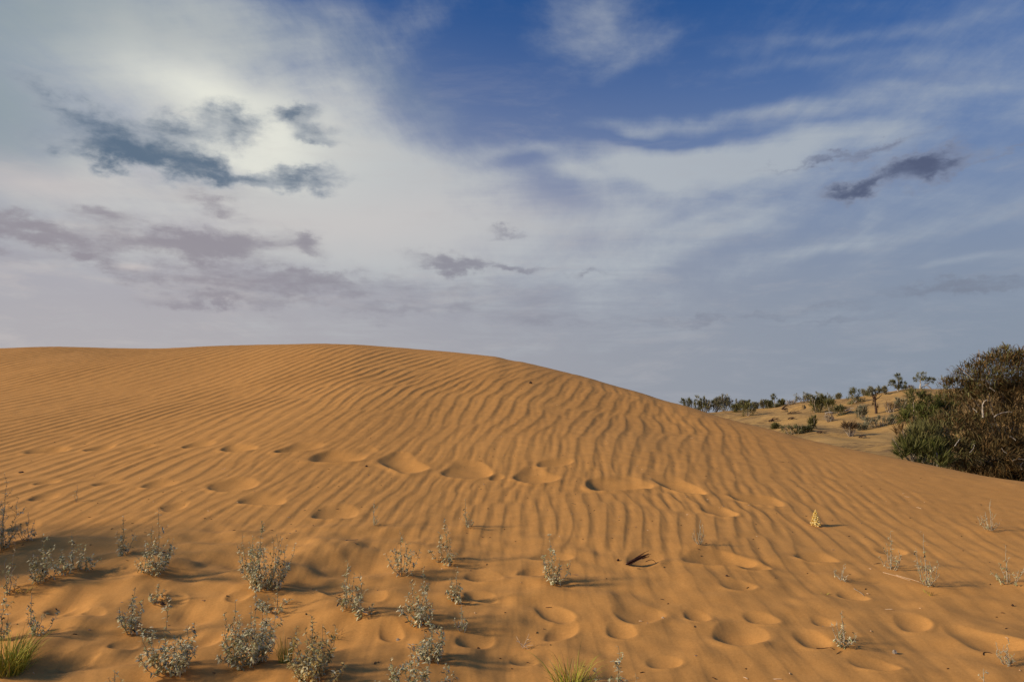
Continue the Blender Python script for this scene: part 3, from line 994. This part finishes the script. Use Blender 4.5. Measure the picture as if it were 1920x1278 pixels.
# ------------------------------------------------------------------ debris lying on the sand
def build_debris():
    # bundle of dark twigs in a footprint
    x, y = hit_dune(1186, 1058)
    k = y / FPX
    root = thing('twig_bundle', 'dark red-brown bundle of dry twigs lying in a footprint', 'twigs', (x, y, dune_z(x, y)))
    for i in range(17):
        a = U(-0.30, 0.42)
        L = U(0.6, 1.0) * 46 * k
        p0 = np.array((-10 * k + U(-4, 4) * k, U(-6, 6) * k, 0.006 + U(0, 0.012)))
        p2 = p0 + np.array((L * math.cos(a), L * math.sin(a) * 0.7, 0.012 + L * U(0.10, 0.50)))
        pts = bez(p0, (p0 + p2) / 2 + np.array((0, 0, 0.012)), p2, 6, 0.002)
        s = Soup()
        s.tube(pts, U(0.003, 0.0055), 0.0012, 5)
        s.build('twig', [M_TWIG_DRY if i == 8 else M_WOOD_RED], root)
    s = Soup()
    c = np.array((24 * k, 0, 0.03))
    s.tube(bez(c, c + np.array((16 * k, 0, 0.035)), c + np.array((20 * k, 0, -0.022)), 6), 0.0022, 0.0012, 4)
    s.build('twig', [M_WOOD_RED], root)
    # pale forked twig
    x, y = hit_dune(981, 1212)
    k = y / FPX
    root = thing('dry_twig', 'pale pinkish forked dry twig on sand left of the grass tuft', 'twig', (x, y, dune_z(x, y)))
    for (x0, z0, x1, z1) in [(0, 2, -12, 20), (0, 2, 11, 25), (-12, 16, 9, 3), (0, 5, 18, 10), (2, 9, 14, 12), (-3, 4, -6, 16), (1, 0, 3, -10), (8, 17, 14, 19)]:
        s = Soup()
        s.tube(bez((x0 * k, U(-5, 5) * k, z0 * k), ((x0 + x1) / 2 * k, U(-5, 5) * k, (z0 + z1) / 2 * k + 1 * k), (x1 * k, U(-12, 12) * k, max(z1, -2) * k), 5, 0.0012), 0.0021, 0.0011, 4)
        s.build('twig', [M_TWIG_DRY], root)
    # single bits
    bits = [
        (305, 1131, 9, 5, M_WOOD_DARK, 'black clod lying at the rim of the dark hole'),
        (995, 719, 7, 4, M_WOOD_DARK, 'small black chip high on the dune near its crest'),
        (40, 887, 10, 3, M_WOOD_DARK, 'brown leaf chip alone on ripples at the far left'),
        (746, 1200, 8, 5, M_TWIG, 'grey-brown stub standing in a shallow hollow below the upright herb'),
        (897, 1214, 8, 5, M_WOOD_RED, 'tiny reddish crumb in the hollow right of the leafy herb'),
        (1677, 1224, 10, 7, M_TWIG, 'grey pebble-like clod on smooth sand right of the green-tipped herb'),
        (1159, 1052, 6, 4, M_WOOD_RED, 'reddish crumb at the left rim of the twig footprint'),
        (1363, 1081, 6, 3, M_WOOD_DARK, 'dark crumb below the wide footprint right of the twig bundle'),
        (1899, 1135, 5, 4, M_WOOD_DARK, 'dark crumb alone on smooth sand near the right edge'),
        (687, 875, 5, 3, M_WOOD_DARK, 'dark speck beside the footprint row left of centre'),
        (1243, 1160, 6, 3, M_TWIG_DRY, 'pale chip in the large footprint of the lower right'),
    ]
    for px, row, wp, hp, m, label in bits:
        x, y = hit_dune(px, row)
        k = y / FPX
        a, h = wp * k / 2, hp * k
        s = Soup()
        rings = [(0.0, 0.7), (0.35, 1.0), (0.75, 0.75)]
        for zf, rf in rings:
            for j in range(7):
                an = 6.283 * j / 7
                r = rf * U(0.75, 1.15)
                s.v.append((a * r * math.cos(an), a * 0.7 * r * math.sin(an), h * zf * U(.8, 1.2) - 0.002))
        s.v.append((a * U(-.3, .3), 0, h))
        for q in range(2):
            for j in range(7):
                s.f.append((q * 7 + j, q * 7 + (j + 1) % 7, q * 7 + 7 + (j + 1) % 7, q * 7 + 7 + j))
        for j in range(7):
            s.f.append((14 + j, 14 + (j + 1) % 7, 21))
        s.m = [0] * len(s.f)
        o = s.build('debris_chip', [m])
        o.location = (x, y, dune_z(x, y))
        tag(o, label, 'debris', 'bits of debris lying on the sand')
    # fallen twigs
    sticks = [
        (1546, 1216, 26, -20, M_WOOD_RED, 'dark twig lying in the hollow beside the green-tipped herb'),
        (660, 1016, 22, 35, M_TWIG, 'curved grey twig lying below the lone bowl-shaped footprint'),
        (1610, 1112, 14, -60, M_TWIG, 'short grey twig lying right of the crooked leafless herb'),
        (1680, 1085, 34, -38, M_TWIG_DRY, 'thin pale runner trailing from the foot of the left twiggy herb'),
        (1702, 1090, 30, -40, M_TWIG_DRY, 'thin pale runner lying left of the tall twiggy herb'),
        (1850, 1228, 18, 5, M_WOOD_RED, 'reddish twig in the hollow near the lower right corner'),
    ]
    for px, row, lp, ang, m, label in sticks:
        x, y = hit_dune(px, row)
        k = y / FPX
        L = lp * k
        s = Soup()
        n = 7
        pts = []
        z0 = dune_z(x, y)
        for i in range(n):
            t = i / (n - 1) - 0.5
            qx = L * t * math.cos(R(ang)) + 0.004 * math.sin(t * 7)
            qy = L * t * math.sin(R(ang)) * 2.2 + 0.01 * math.cos(t * 5)
            pts.append(np.array((qx, qy, dune_z(x + qx, y + qy) - z0 + 0.002)))
        s.tube(pts, 0.0022, 0.0012, 5)
        o = s.build('fallen_twig', [m])
        o.location = (x, y, z0)
        tag(o, label, 'twig', 'twigs lying on the sand')


def build_litter():
    s = Soup()
    for i in range(420):
        a, r = R(U(-38, 38)), U(3.3, 8.5) if i % 4 else U(8, 13)
        x, y = r * math.sin(a), r * math.cos(a)
        L = U(0.004, 0.011) if prng.random() < 0.9 else U(0.012, 0.03)
        t = U(0, 6.28)
        z = dune_z(x, y)
        d = np.array((math.cos(t), math.sin(t), 0.15)) * L
        p = np.array((x, y, z + 0.0015))
        s.tube([p - d, p + d * 0.2 + np.array((0, 0, 0.001)), p + d], 0.0026, 0.0014, 4, i % 3)
    o = s.build('sand_litter', [M_WOOD_DARK, M_TWIG_DRY, M_WOOD_RED], stuff=True)
    o['label'] = 'crumbs of dry plant litter strewn over the foot of the dune'


# ------------------------------------------------------------------ shrubs beyond the dune
def spray(s, p, d, L, w, droop, mat=0):
    """a thin twig of foliage: a bent ribbon of two quads and a tip"""
    d = d / (np.linalg.norm(d) + 1e-9)
    pts = [p, p + d * L * 0.4, p + d * L * 0.75 + np.array((0, 0, -droop * L * 0.2)), p + d * L + np.array((0, 0, -droop * L * 0.55))]
    s.blade(pts, w, mat)


def ball_dir():
    z = U(-1, 1)
    a = U(0, 6.283)
    r = math.sqrt(1 - z * z)
    return np.array((r * math.cos(a), r * math.sin(a), z))


def clump(s, c, rad, n, L, w, droop=0.2, up=0.5, mats=(0,), lean=(0, 0, 0)):
    """foliage sprays filling an ellipsoid, denser towards the outside, gathered in tufts"""
    c, rad, lean = np.array(c), np.array(rad), np.array(lean)
    tufts = [ball_dir() * U(0.35, 1.0) ** 0.5 for _ in range(max(5, n // 26))]
    for i in range(n):
        q = tufts[i % len(tufts)] + ball_dir() * U(0, 0.42)
        p = c + q * rad
        d = q * 0.8 + np.array((0, 0, up)) + ball_dir() * 0.75 + lean
        spray(s, p, d, L * U(0.6, 1.3), w * U(0.7, 1.3), droop * U(0.3, 1.5), mats[prng.randrange(len(mats))])


SHRUB_GROUP = 'desert shrubs on the hill behind the dune'
SHRUBS = [
    # column, base row, height px, width px, form, foliage, label
    (1288, 766, 21, 26, 'round', M_DARKG, 'dark rounded bush peeping over the dune, farthest left of the skyline row'),
    (1320, 772, 30, 32, 'bush', M_OLIVE, 'broad olive bush second from the left in the skyline row'),
    (1342, 770, 27, 18, 'thin', M_GREY, 'thin gappy bush between the broad olive bush and the tall forked one'),
    (1358, 769, 30, 28, 'bush', M_GREY, 'tall forked grey bush in the middle of the left skyline row'),
    (1378, 772, 16, 20, 'round', M_OLIVE, 'low rounded olive bush in front of the tall forked grey one'),
    (1386, 768, 22, 10, 'thin', M_GREY, 'narrow wispy bush behind the round green one at the slope foot'),
    (1397, 769, 21, 16, 'bush', M_DARKG, 'dark bush top rising right behind the round green one'),
    (1403, 780, 28, 32, 'round', M_OLIVE, 'round green bush with a shadow at its right, in front of the skyline row'),
    (1418, 765, 12, 12, 'thin', M_GREY, 'small grey bush just right of the round green one on the skyline'),
    (1431, 766, 20, 14, 'thin', M_GREY, 'upright grey-green bush on the skyline left of the little tree'),
    (1442, 765, 14, 10, 'bush', M_DARKG, 'small dark bush between the upright grey-green one and the little tree'),
    (1453, 764, 25, 18, 'tree', M_DARKG, 'little tree with a bare neck and tufted top on the low skyline'),
    (1465, 760, 11, 11, 'round', M_OLIVE, 'small round bush right beside the little tufted tree'),
    (1482, 759, 10, 24, 'bare', M_TWIG, 'low leafless thicket on the skyline right of the small round bush'),
    (1507, 755, 21, 30, 'thin', M_GREY, 'ragged spiky bush on the skyline left of the large olive clump'),
    (1533, 773, 36, 30, 'bush', M_OLIVE, 'large yellowish olive bush in the middle of the slope, left half of a clump'),
    (1546, 764, 30, 24, 'thin', M_GREY, 'tall thin bush rising behind the large olive clump'),
    (1556, 774, 30, 26, 'round', M_OLIVE, 'full olive bush forming the right half of the clump on the slope'),
    (1577, 778, 20, 24, 'round', M_DARKG, 'dark green bush at the right foot of the olive clump'),
    (1572, 746, 8, 9, 'round', M_GREY, 'tiny bush on the skyline between the olive clump and the dark dome'),
    (1604, 755, 27, 36, 'skirt', M_DARKG, 'dark dome-shaped bush with spreading skirts on the skyline'),
    (1621, 741, 10, 10, 'thin', M_GREY, 'small faint bush right of the dark dome on the skyline'),
    (1642, 775, 54, 28, 'tall', M_GREY, 'tall tree with a wide flat crown over a thin dark trunk on the slope'),
    (1659, 739, 15, 12, 'thin', M_GREY, 'small bush behind the flat-crowned tree, on its right'),
    (1684, 734, 36, 34, 'twin', M_DARKG, 'skyline tree with one high tuft above two side clumps'),
    (1733, 727, 32, 42, 'split', M_OLIVE, 'skyline tree with two separate round clumps on pale crossed stems'),
    (1669, 773, 20, 24, 'bare', M_BROWN, 'leafless brown bush on the slope right of the flat-crowned tree'),
    (1691, 767, 22, 24, 'thin', M_GREY, 'grey-green bush beside the leafless brown one on the slope'),
    (1618, 784, 24, 26, 'thin', M_GREY, 'grey airy bush on the slope under the flat-crowned tree'),
    (1650, 800, 26, 58, 'spread', M_GREY, 'wide grey-green bush spreading across the middle of the slope'),
    (1594, 818, 28, 28, 'fan', M_BROWN, 'fan-shaped brown bush on pale sand in front of the wide grey one'),
    (1616, 806, 16, 24, 'thin', M_GREY, 'small grey bush between the fan-shaped one and the wide one'),
    (1555, 790, 15, 18, 'bare', M_TWIG, 'small leafless grey bush below the olive clump'),
    (1454, 803, 7, 12, 'round', M_OLIVE, 'tiny green tuft alone on pale sand near the dune edge'),
    (1496, 813, 17, 54, 'spread', M_DARKG, 'low green bush sprawling just above the dune edge'),
    (1525, 803, 24, 13, 'thin', M_OLIVE, 'upright wispy bush at the right end of the low green sprawling one'),
    (1630, 742, 7, 10, 'round', M_DARKG, 'tiny dark bush on the skyline left of the flat-crowned tree'),
    (1705, 728, 6, 20, 'bare', M_BROWN, 'low brown scrub on the skyline between the two odd trees'),
]


def build_shrub(px, row, hp, wp, form, fm, label):
    x, y = hit_ground(px, row)
    k = y / FPX
    z = ground_z(x, y)
    # where the crown really has to reach, for bushes whose foot is hidden
    _, te = ray(px, row - hp)
    H = max(EYE + math.hypot(x, y) * te - z, hp * k * 0.6)
    W = wp * k
    tree = form in ('tree', 'tall', 'twin', 'split')
    root = thing('desert_tree' if tree else 'desert_shrub', label, 'tree' if tree else 'shrub', (x, y, z - 0.03), SHRUB_GROUP)
    stems, crown = Soup(), Soup()
    px_m = y / 740.0
    w = max(0.016, 0.50 * px_m)
    L = (0.085 if tree else 0.12) + 0.04 * U(0, 1)

    def limb(p0, p2, r0, bend=0.2):
        p0, p2 = np.array(p0, float), np.array(p2, float)
        mid = (p0 + p2) / 2 + np.array((U(-bend, bend), U(-bend, bend), 0)) * np.linalg.norm(p2 - p0)
        stems.tube(bez(p0, mid, p2, 6, 0.01), r0, r0 * 0.35, 4)

    def tuft(cx, cz, rx, rz, n, **kw):
        clump(crown, (cx, U(-.15, .15) * rx, cz), (rx, rx * 0.9, rz), int(n * (2.0 if tree else 1.0)), L, w, **kw)

    if form == 'round':
        for i in range(6):
            limb((0, 0, 0), (U(-.35, .35) * W, U(-.35, .35) * W, H * U(.5, .8)), 0.018)
        tuft(0, H * 0.46, W * 0.42, H * 0.46, 520, up=0.6)
        for i in range(4):
            tuft(U(-.3, .3) * W, H * U(.5, .8), W * 0.18, H * 0.16, 70, up=0.8)
    elif form == 'skirt':
        for i in range(6):
            limb((0, 0, 0), (U(-.3, .3) * W, U(-.3, .3) * W, H * U(.5, .8)), 0.02)
        tuft(0.02 * W, H * 0.68, W * 0.28, H * 0.34, 420)
        tuft(0, H * 0.26, W * 0.50, H * 0.24, 420, up=0.1)
    elif form == 'bush':
        for i in range(9):
            a = (i - 4) / 4 * 0.45 * W + U(-.05, .05) * W
            top = H * U(0.62, 0.95)
            limb((a * 0.25, U(-.1, .1), 0), (a, U(-.3, .3) * W, top), 0.02)
            tuft(a, top * 0.93, W * 0.13, H * 0.12, 44, up=0.9)
            tuft(a * 0.95, top * 0.74, W * 0.14, H * 0.15, 50, up=0.8)
            tuft(a * 0.85, top * 0.52, W * 0.14, H * 0.17, 50, up=0.7)
        tuft(0, H * 0.28, W * 0.42, H * 0.27, 260, up=0.5)
    elif form == 'thin':
        for i in range(8):
            a = U(-.5, .5) * W
            top = H * U(0.5, 0.98)
            limb((a * 0.2, U(-.05, .05), 0), (a, U(-.4, .4) * W, top), 0.014)
            tuft(a, top * 0.90, W * 0.13, H * 0.12, 26, up=0.9)
            tuft(a * 0.85, top * 0.68, W * 0.14, H * 0.14, 26, up=0.8)
            tuft(a * 0.7, top * 0.45, W * 0.14, H * 0.14, 22, up=0.6)
    elif form == 'spread':
        for i in range(14):
            a = U(-.5, .5) * W
            top = H * U(0.4, 0.95)
            limb((a * 0.7, U(-.1, .1) * W, 0), (a, U(-.2, .2) * W, top), 0.013)
            tuft(a, top * 0.7, W * 0.09, H * 0.26, 64, up=0.6)
        tuft(-0.1 * W, H * 0.2, W * 0.40, H * 0.2, 200, up=0.3)
    elif form == 'fan':
        for i in range(22):
            a = (i / 21 - 0.5) * W
            limb((a * 0.1, U(-.03, .03), 0), (a, U(-.3, .3) * W, H * (1 - 0.9 * (a / W) ** 2) * U(.75, 1)), 0.010, 0.08)
            tuft(a * 0.85, H * 0.72, W * 0.10, H * 0.2, 20, up=0.9)
    elif form == 'bare':
        for i in range(20):
            a = U(-.5, .5) * W
            top = H * U(0.5, 1)
            limb((a * 0.3, U(-.05, .05), 0), (a, U(-.3, .3) * W, top), 0.013)
            tuft(a * 0.8, top * 0.8, W * 0.08, H * 0.15, 6, up=0.5)
    elif form == 'tree':
        limb((0, 0, 0), (-0.04 * W, 0, H * 0.78), 0.03, 0.05)
        tuft(-0.05 * W, H * 0.84, W * 0.28, H * 0.17, 130)
        tuft(0.32 * W, H * 0.62, W * 0.2, H * 0.10, 40)
        limb((0, 0, 0.3 * H), (0.3 * W, 0, H * 0.6), 0.015)
        tuft(0.05 * W, H * 0.20, W * 0.42, H * 0.20, 220)
    elif form == 'tall':
        limb((0.02 * W, 0, 0), (0, 0, H * 0.60), 0.05, 0.03)
        for i in range(7):
            a = (i / 6 - 0.5) * 0.85 * W
            limb((0, 0, H * 0.5), (a, U(-.3, .3) * W, H * U(0.70, 0.84)), 0.02)
            tuft(a, H * U(0.76, 0.90), W * 0.16, H * 0.085, 62)
        tuft(0, H * 0.78, W * 0.4, H * 0.12, 110)
        tuft(0.02 * W, H * 0.34, W * 0.17, H * 0.17, 70, mats=(1,))
    elif form == 'twin':
        limb((0, 0, 0), (0.03 * W, 0, H * 0.80), 0.04, 0.04)
        limb((0, 0, H * 0.12), (-0.34 * W, 0, H * 0.50), 0.025)
        limb((0, 0, H * 0.12), (0.30 * W, 0, H * 0.45), 0.025)
        tuft(0.06 * W, H * 0.81, W * 0.17, H * 0.18, 150)
        tuft(-0.33 * W, H * 0.47, W * 0.18, H * 0.15, 150)
        tuft(0.28 * W, H * 0.40, W * 0.23, H * 0.17, 190)
        tuft(0.0, H * 0.27, W * 0.17, H * 0.16, 100)
    elif form == 'split':
        limb((-0.18 * W, 0, 0), (-0.16 * W, 0, H * 0.5), 0.045, 0.05)
        limb((-0.16 * W, 0, H * 0.45), (-0.06 * W, 0, H * 0.8), 0.03)
        limb((-0.16 * W, 0, H * 0.45), (-0.36 * W, 0, H * 0.55), 0.02)
        limb((0.30 * W, 0, H * 0.02), (0.05 * W, 0, H * 0.28), 0.035)
        limb((-0.18 * W, 0, H * 0.05), (0.28 * W, 0, H * 0.42), 0.03)
        tuft(-0.10 * W, H * 0.76, W * 0.22, H * 0.22, 230)
        tuft(-0.38 * W, H * 0.56, W * 0.10, H * 0.10, 60)
        tuft(0.30 * W, H * 0.46, W * 0.24, H * 0.20, 230)
    sm = M_WOOD_PALE if form == 'split' else (M_WOOD_DARK if form in ('tall',) else M_TWIG)
    stems.build('trunk' if tree else 'stem', [sm], root, stuff=not tree)
    crown.build('crown', [fm, M_BROWN], root, stuff=True)


def build_big_bushes():
    grp = 'big shrubs crowding the right edge behind the dune'

    def at_depth(px, row, Y):
        a, te = ray(px, row)
        r = Y / math.cos(a)
        return np.array((r * math.sin(a), Y, EYE + r * te))

    def bush(name, label, basepx, Y, clumps, limbs, mats, droop, up, lean, w, L, grow=0.92, dens=1.55):
        a, _ = ray(basepx, 800)
        bx, by = Y * math.tan(a), Y
        bz = ground_z(bx, by)
        base = np.array((bx, by, bz))
        root = thing(name, label, 'shrub', tuple(base), grp)
        crown = Soup()
        tips = []
        for (px, row, rx, rz, dy, n, ms) in clumps:
            c = at_depth(px, row, Y + dy) - base
            k = (Y + dy) / FPX
            clump(crown, c, (rx * k * grow, min(rx, 60) * k * 1.1, rz * k * grow), int(n * dens), L, w, droop, up, ms, lean)
            tips.append(c)
        crown.build('crown', mats, root, stuff=True)
        st = Soup()
        for c in tips:
            for _ in range(2):
                e = c + ball_dir() * 0.15
                m = e * U(0.35, 0.6) + np.array((U(-.15, .15), U(-.15, .15), 0.15))
                st.tube(bez((U(-.12, .12), U(-.12, .12), -0.1), m, e, 8, 0.02), U(0.012, 0.022), 0.005, 5)
        st.build('stem', [M_TWIG], root, stuff=True)
        for (x0, y0, x1, y1, dy, rad) in limbs:
            b = Soup()
            p0, p1 = at_depth(x0, y0, Y + dy) - base, at_depth(x1, y1, Y + dy + U(-.1, .1)) - base
            b.tube(bez(p0, (p0 + p1) / 2 + np.array((U(-.05, .05), 0, U(-.03, .06))), p1, 7, 0.008), rad * 0.62, rad * 0.25, 5)
            b.build('branch', [M_WOOD_PALE], root)

    bush('rusty_shrub', 'huge rusty brown shrub with bleached branches filling the right edge', 1885, 11.8, [
        (1878, 700, 52, 42, 0.2, 2300, (0, 0, 1, 2)), (1836, 708, 40, 32, 0.0, 1300, (0, 1, 2)), (1800, 728, 34, 24, 0.0, 800, (0, 1, 2)),
        (1890, 664, 24, 16, 0.2, 380, (0, 2)), (1846, 670, 10, 10, 0.1, 60, (0, 1)), (1930, 690, 46, 40, 0.3, 1600, (0, 1)),
        (1850, 742, 60, 26, 0.1, 1300, (0, 1)), (1920, 745, 46, 40, 0.2, 1500, (0, 0, 1)),
        (1800, 800, 50, 34, -0.2, 1500, (1, 1, 0, 2)), (1860, 800, 60, 40, -0.3, 2000, (1, 1, 0)), (1930, 800, 60, 50, -0.2, 2200, (1, 1, 0)),
        (1790, 848, 46, 30, -0.4, 1300, (1, 2, 1)), (1850, 858, 60, 36, -0.5, 2000, (1, 1, 0)), (1925, 865, 60, 42, -0.4, 2200, (1, 1, 0)),
        (1765, 810, 26, 26, -0.2, 500, (1, 2)), (1880, 898, 70, 26, -0.6, 1300, (1, 0)), (1960, 900, 60, 40, -0.4, 900, (1,)),
        (2000, 760, 60, 60, 0.3, 1200, (0, 1)), (2010, 850, 70, 60, 0.0, 1200, (1,))],
        [(1843, 782, 1844, 756, -0.75, 0.022), (1844, 757, 1853, 750, -0.75, 0.014), (1864, 781, 1897, 772, -0.8, 0.014), (1893, 818, 1904, 825, -0.8, 0.013),
         (1898, 864, 1922, 862, -0.9, 0.016), (1790, 836, 1800, 822, -0.85, 0.011), (1824, 765, 1831, 773, -0.75, 0.010), (1818, 848, 1826, 832, -0.9, 0.009),
         (1878, 840, 1888, 850, -0.9, 0.010), (1855, 726, 1866, 734, -0.55, 0.010), (1916, 880, 1918, 866, -0.95, 0.012), (1802, 690, 1826, 712, -0.2, 0.008)],
        [M_TAM, M_TAM2, M_OLIVE], 0.7, 0.35, (0.15, 0, 0.05), 0.0125, 0.105)
    bush('broom_shrub', 'dark green broom-like shrub in two tiers left of the huge rusty one', 1722, 13.2, [
        (1722, 779, 34, 22, 0, 1300, (0,)), (1700, 784, 18, 12, 0, 380, (0,)), (1718, 746, 22, 18, 0.1, 620, (0, 1)), (1734, 752, 14, 14, 0.1, 320, (0, 1)), (1742, 790, 16, 18, 0, 400, (0,))],
        [], [M_BROOM, M_OLIVE], 0.25, 0.25, (-0.05, 0, 0), 0.013, 0.13, 0.72, 0.9)
    bush('broom_shrub', 'dim green shrub behind the two-tiered one, against the rusty foliage', 1768, 13.6, [
        (1768, 752, 20, 18, 0, 620, (0,)), (1780, 766, 26, 16, 0.1, 620, (0, 1)), (1760, 770, 18, 20, 0, 500, (0,)), (1786, 748, 16, 12, 0.1, 240, (1,))],
        [], [M_BROOM, M_OLIVE], 0.25, 0.4, (0, 0, 0), 0.013, 0.13, 0.75, 0.9)
    bush('feathery_shrub', 'feathery yellow-green shrub rising just over the dune edge at right', 1724, 11.3, [
        (1706, 842, 24, 18, 0, 620, (0, 1)), (1734, 842, 28, 24, 0, 900, (0, 1)), (1720, 822, 24, 20, 0.1, 600, (0,)), (1752, 860, 26, 22, -0.1, 700, (0, 1)), (1692, 852, 12, 10, 0, 160, (1,)),
        (1690, 818, 9, 20, 0.1, 110, (2,)), (1744, 815, 20, 20, 0.1, 420, (0,))],
        [], [M_OLIVE, M_BROOM, M_TAM], 0.15, 1.0, (-0.12, 0, 0), 0.012, 0.16, 0.8, 1.0)


def build_edge_shrubs():
    for x, y, h, w, label in [(-5.0, 4.75, 1.25, 1.7, 'green shrub at the foot of the dune beyond the left edge, shading the sand')]:
        root = thing('desert_shrub', label, 'shrub', (x, y, dune_z(x, y) - 0.03))
        st, cr = Soup(), Soup()
        for i in range(12):
            a = U(0, 6.28)
            e = np.array((math.cos(a) * w * 0.4 * U(.2, 1), math.sin(a) * w * 0.4 * U(.2, 1), h * U(.5, .95)))
            st.tube(bez((0, 0, -0.05), e * np.array((.3, .3, .6)), e, 6, 0.01), 0.014, 0.005, 4)
            clump(cr, e * np.array((1, 1, .85)), (w * .20, w * .20, h * .24), 330, 0.10, 0.014, 0.3, 0.5)
        st.build('stem', [M_TWIG], root, stuff=True)
        cr.build('crown', [M_OLIVE], root, stuff=True)


def build_deadwood():
    logs = [
        (1474, 768, 14, 30, 0.045, 'short dead branch propped on the bare upper slope'),
        (1452, 790, 20, 8, 0.03, 'dead branch heap lying on pale sand above the tiny green tuft'),
        (1485, 786, 14, 0, 0.025, 'dead stick lying on the slope right of the branch heap'),
        (1490, 776, 28, 4, 0.025, 'long dead stick lying across the middle of the slope'),
        (1592, 772, 14, 25, 0.035, 'bleached dead branch right of the dark green foot bush'),
        (1560, 776, 22, -8, 0.035, 'bleached branches lying under the olive clump'),
        (1617, 821, 12, 6, 0.02, 'dead stick on the sand right of the fan-shaped bush'),
        (1540, 812, 16, 4, 0.02, 'dead stick lying at the right end of the sprawling bush'),
    ]
    for px, row, lp, ang, rad, label in logs:
        x, y = hit_ground(px, row)
        k = y / FPX
        L = lp * k
        root = thing('dead_branch', label, 'dead wood', (x, y, ground_z(x, y)), 'dead branches lying on the hill')
        for i in range(4):
            a = R(ang) + U(-.5, .5) * (i > 0)
            s = Soup()
            p0 = np.array((-L / 2 + i * L * 0.12, U(-.1, .1), 0.02))
            ln = L * (1.0 if i == 0 else U(0.3, 0.6))
            p2 = p0 + np.array((ln * math.cos(a), U(-.2, .2), max(0.02, ln * math.sin(a))))
            s.tube(bez(p0, (p0 + p2) / 2 + np.array((0, 0, U(0, .1))), p2, 6, 0.012), rad * (1 if i == 0 else 0.6), rad * 0.3, 5)
            s.build('branch', [M_WOOD_PALE if 'bleached' in label else M_WOOD_DARK], root)


build_ground()
build_big_bushes()
for sh in SHRUBS:
    build_shrub(*sh)
build_deadwood()
build_edge_shrubs()
for spec, spot in zip(HERBS, HERB_SPOTS):
    build_herb(spec, spot)
for spec, spot in zip(GRASS, GRASS_SPOTS):
    build_grass(spec, spot)
build_flower()
build_debris()
build_litter()
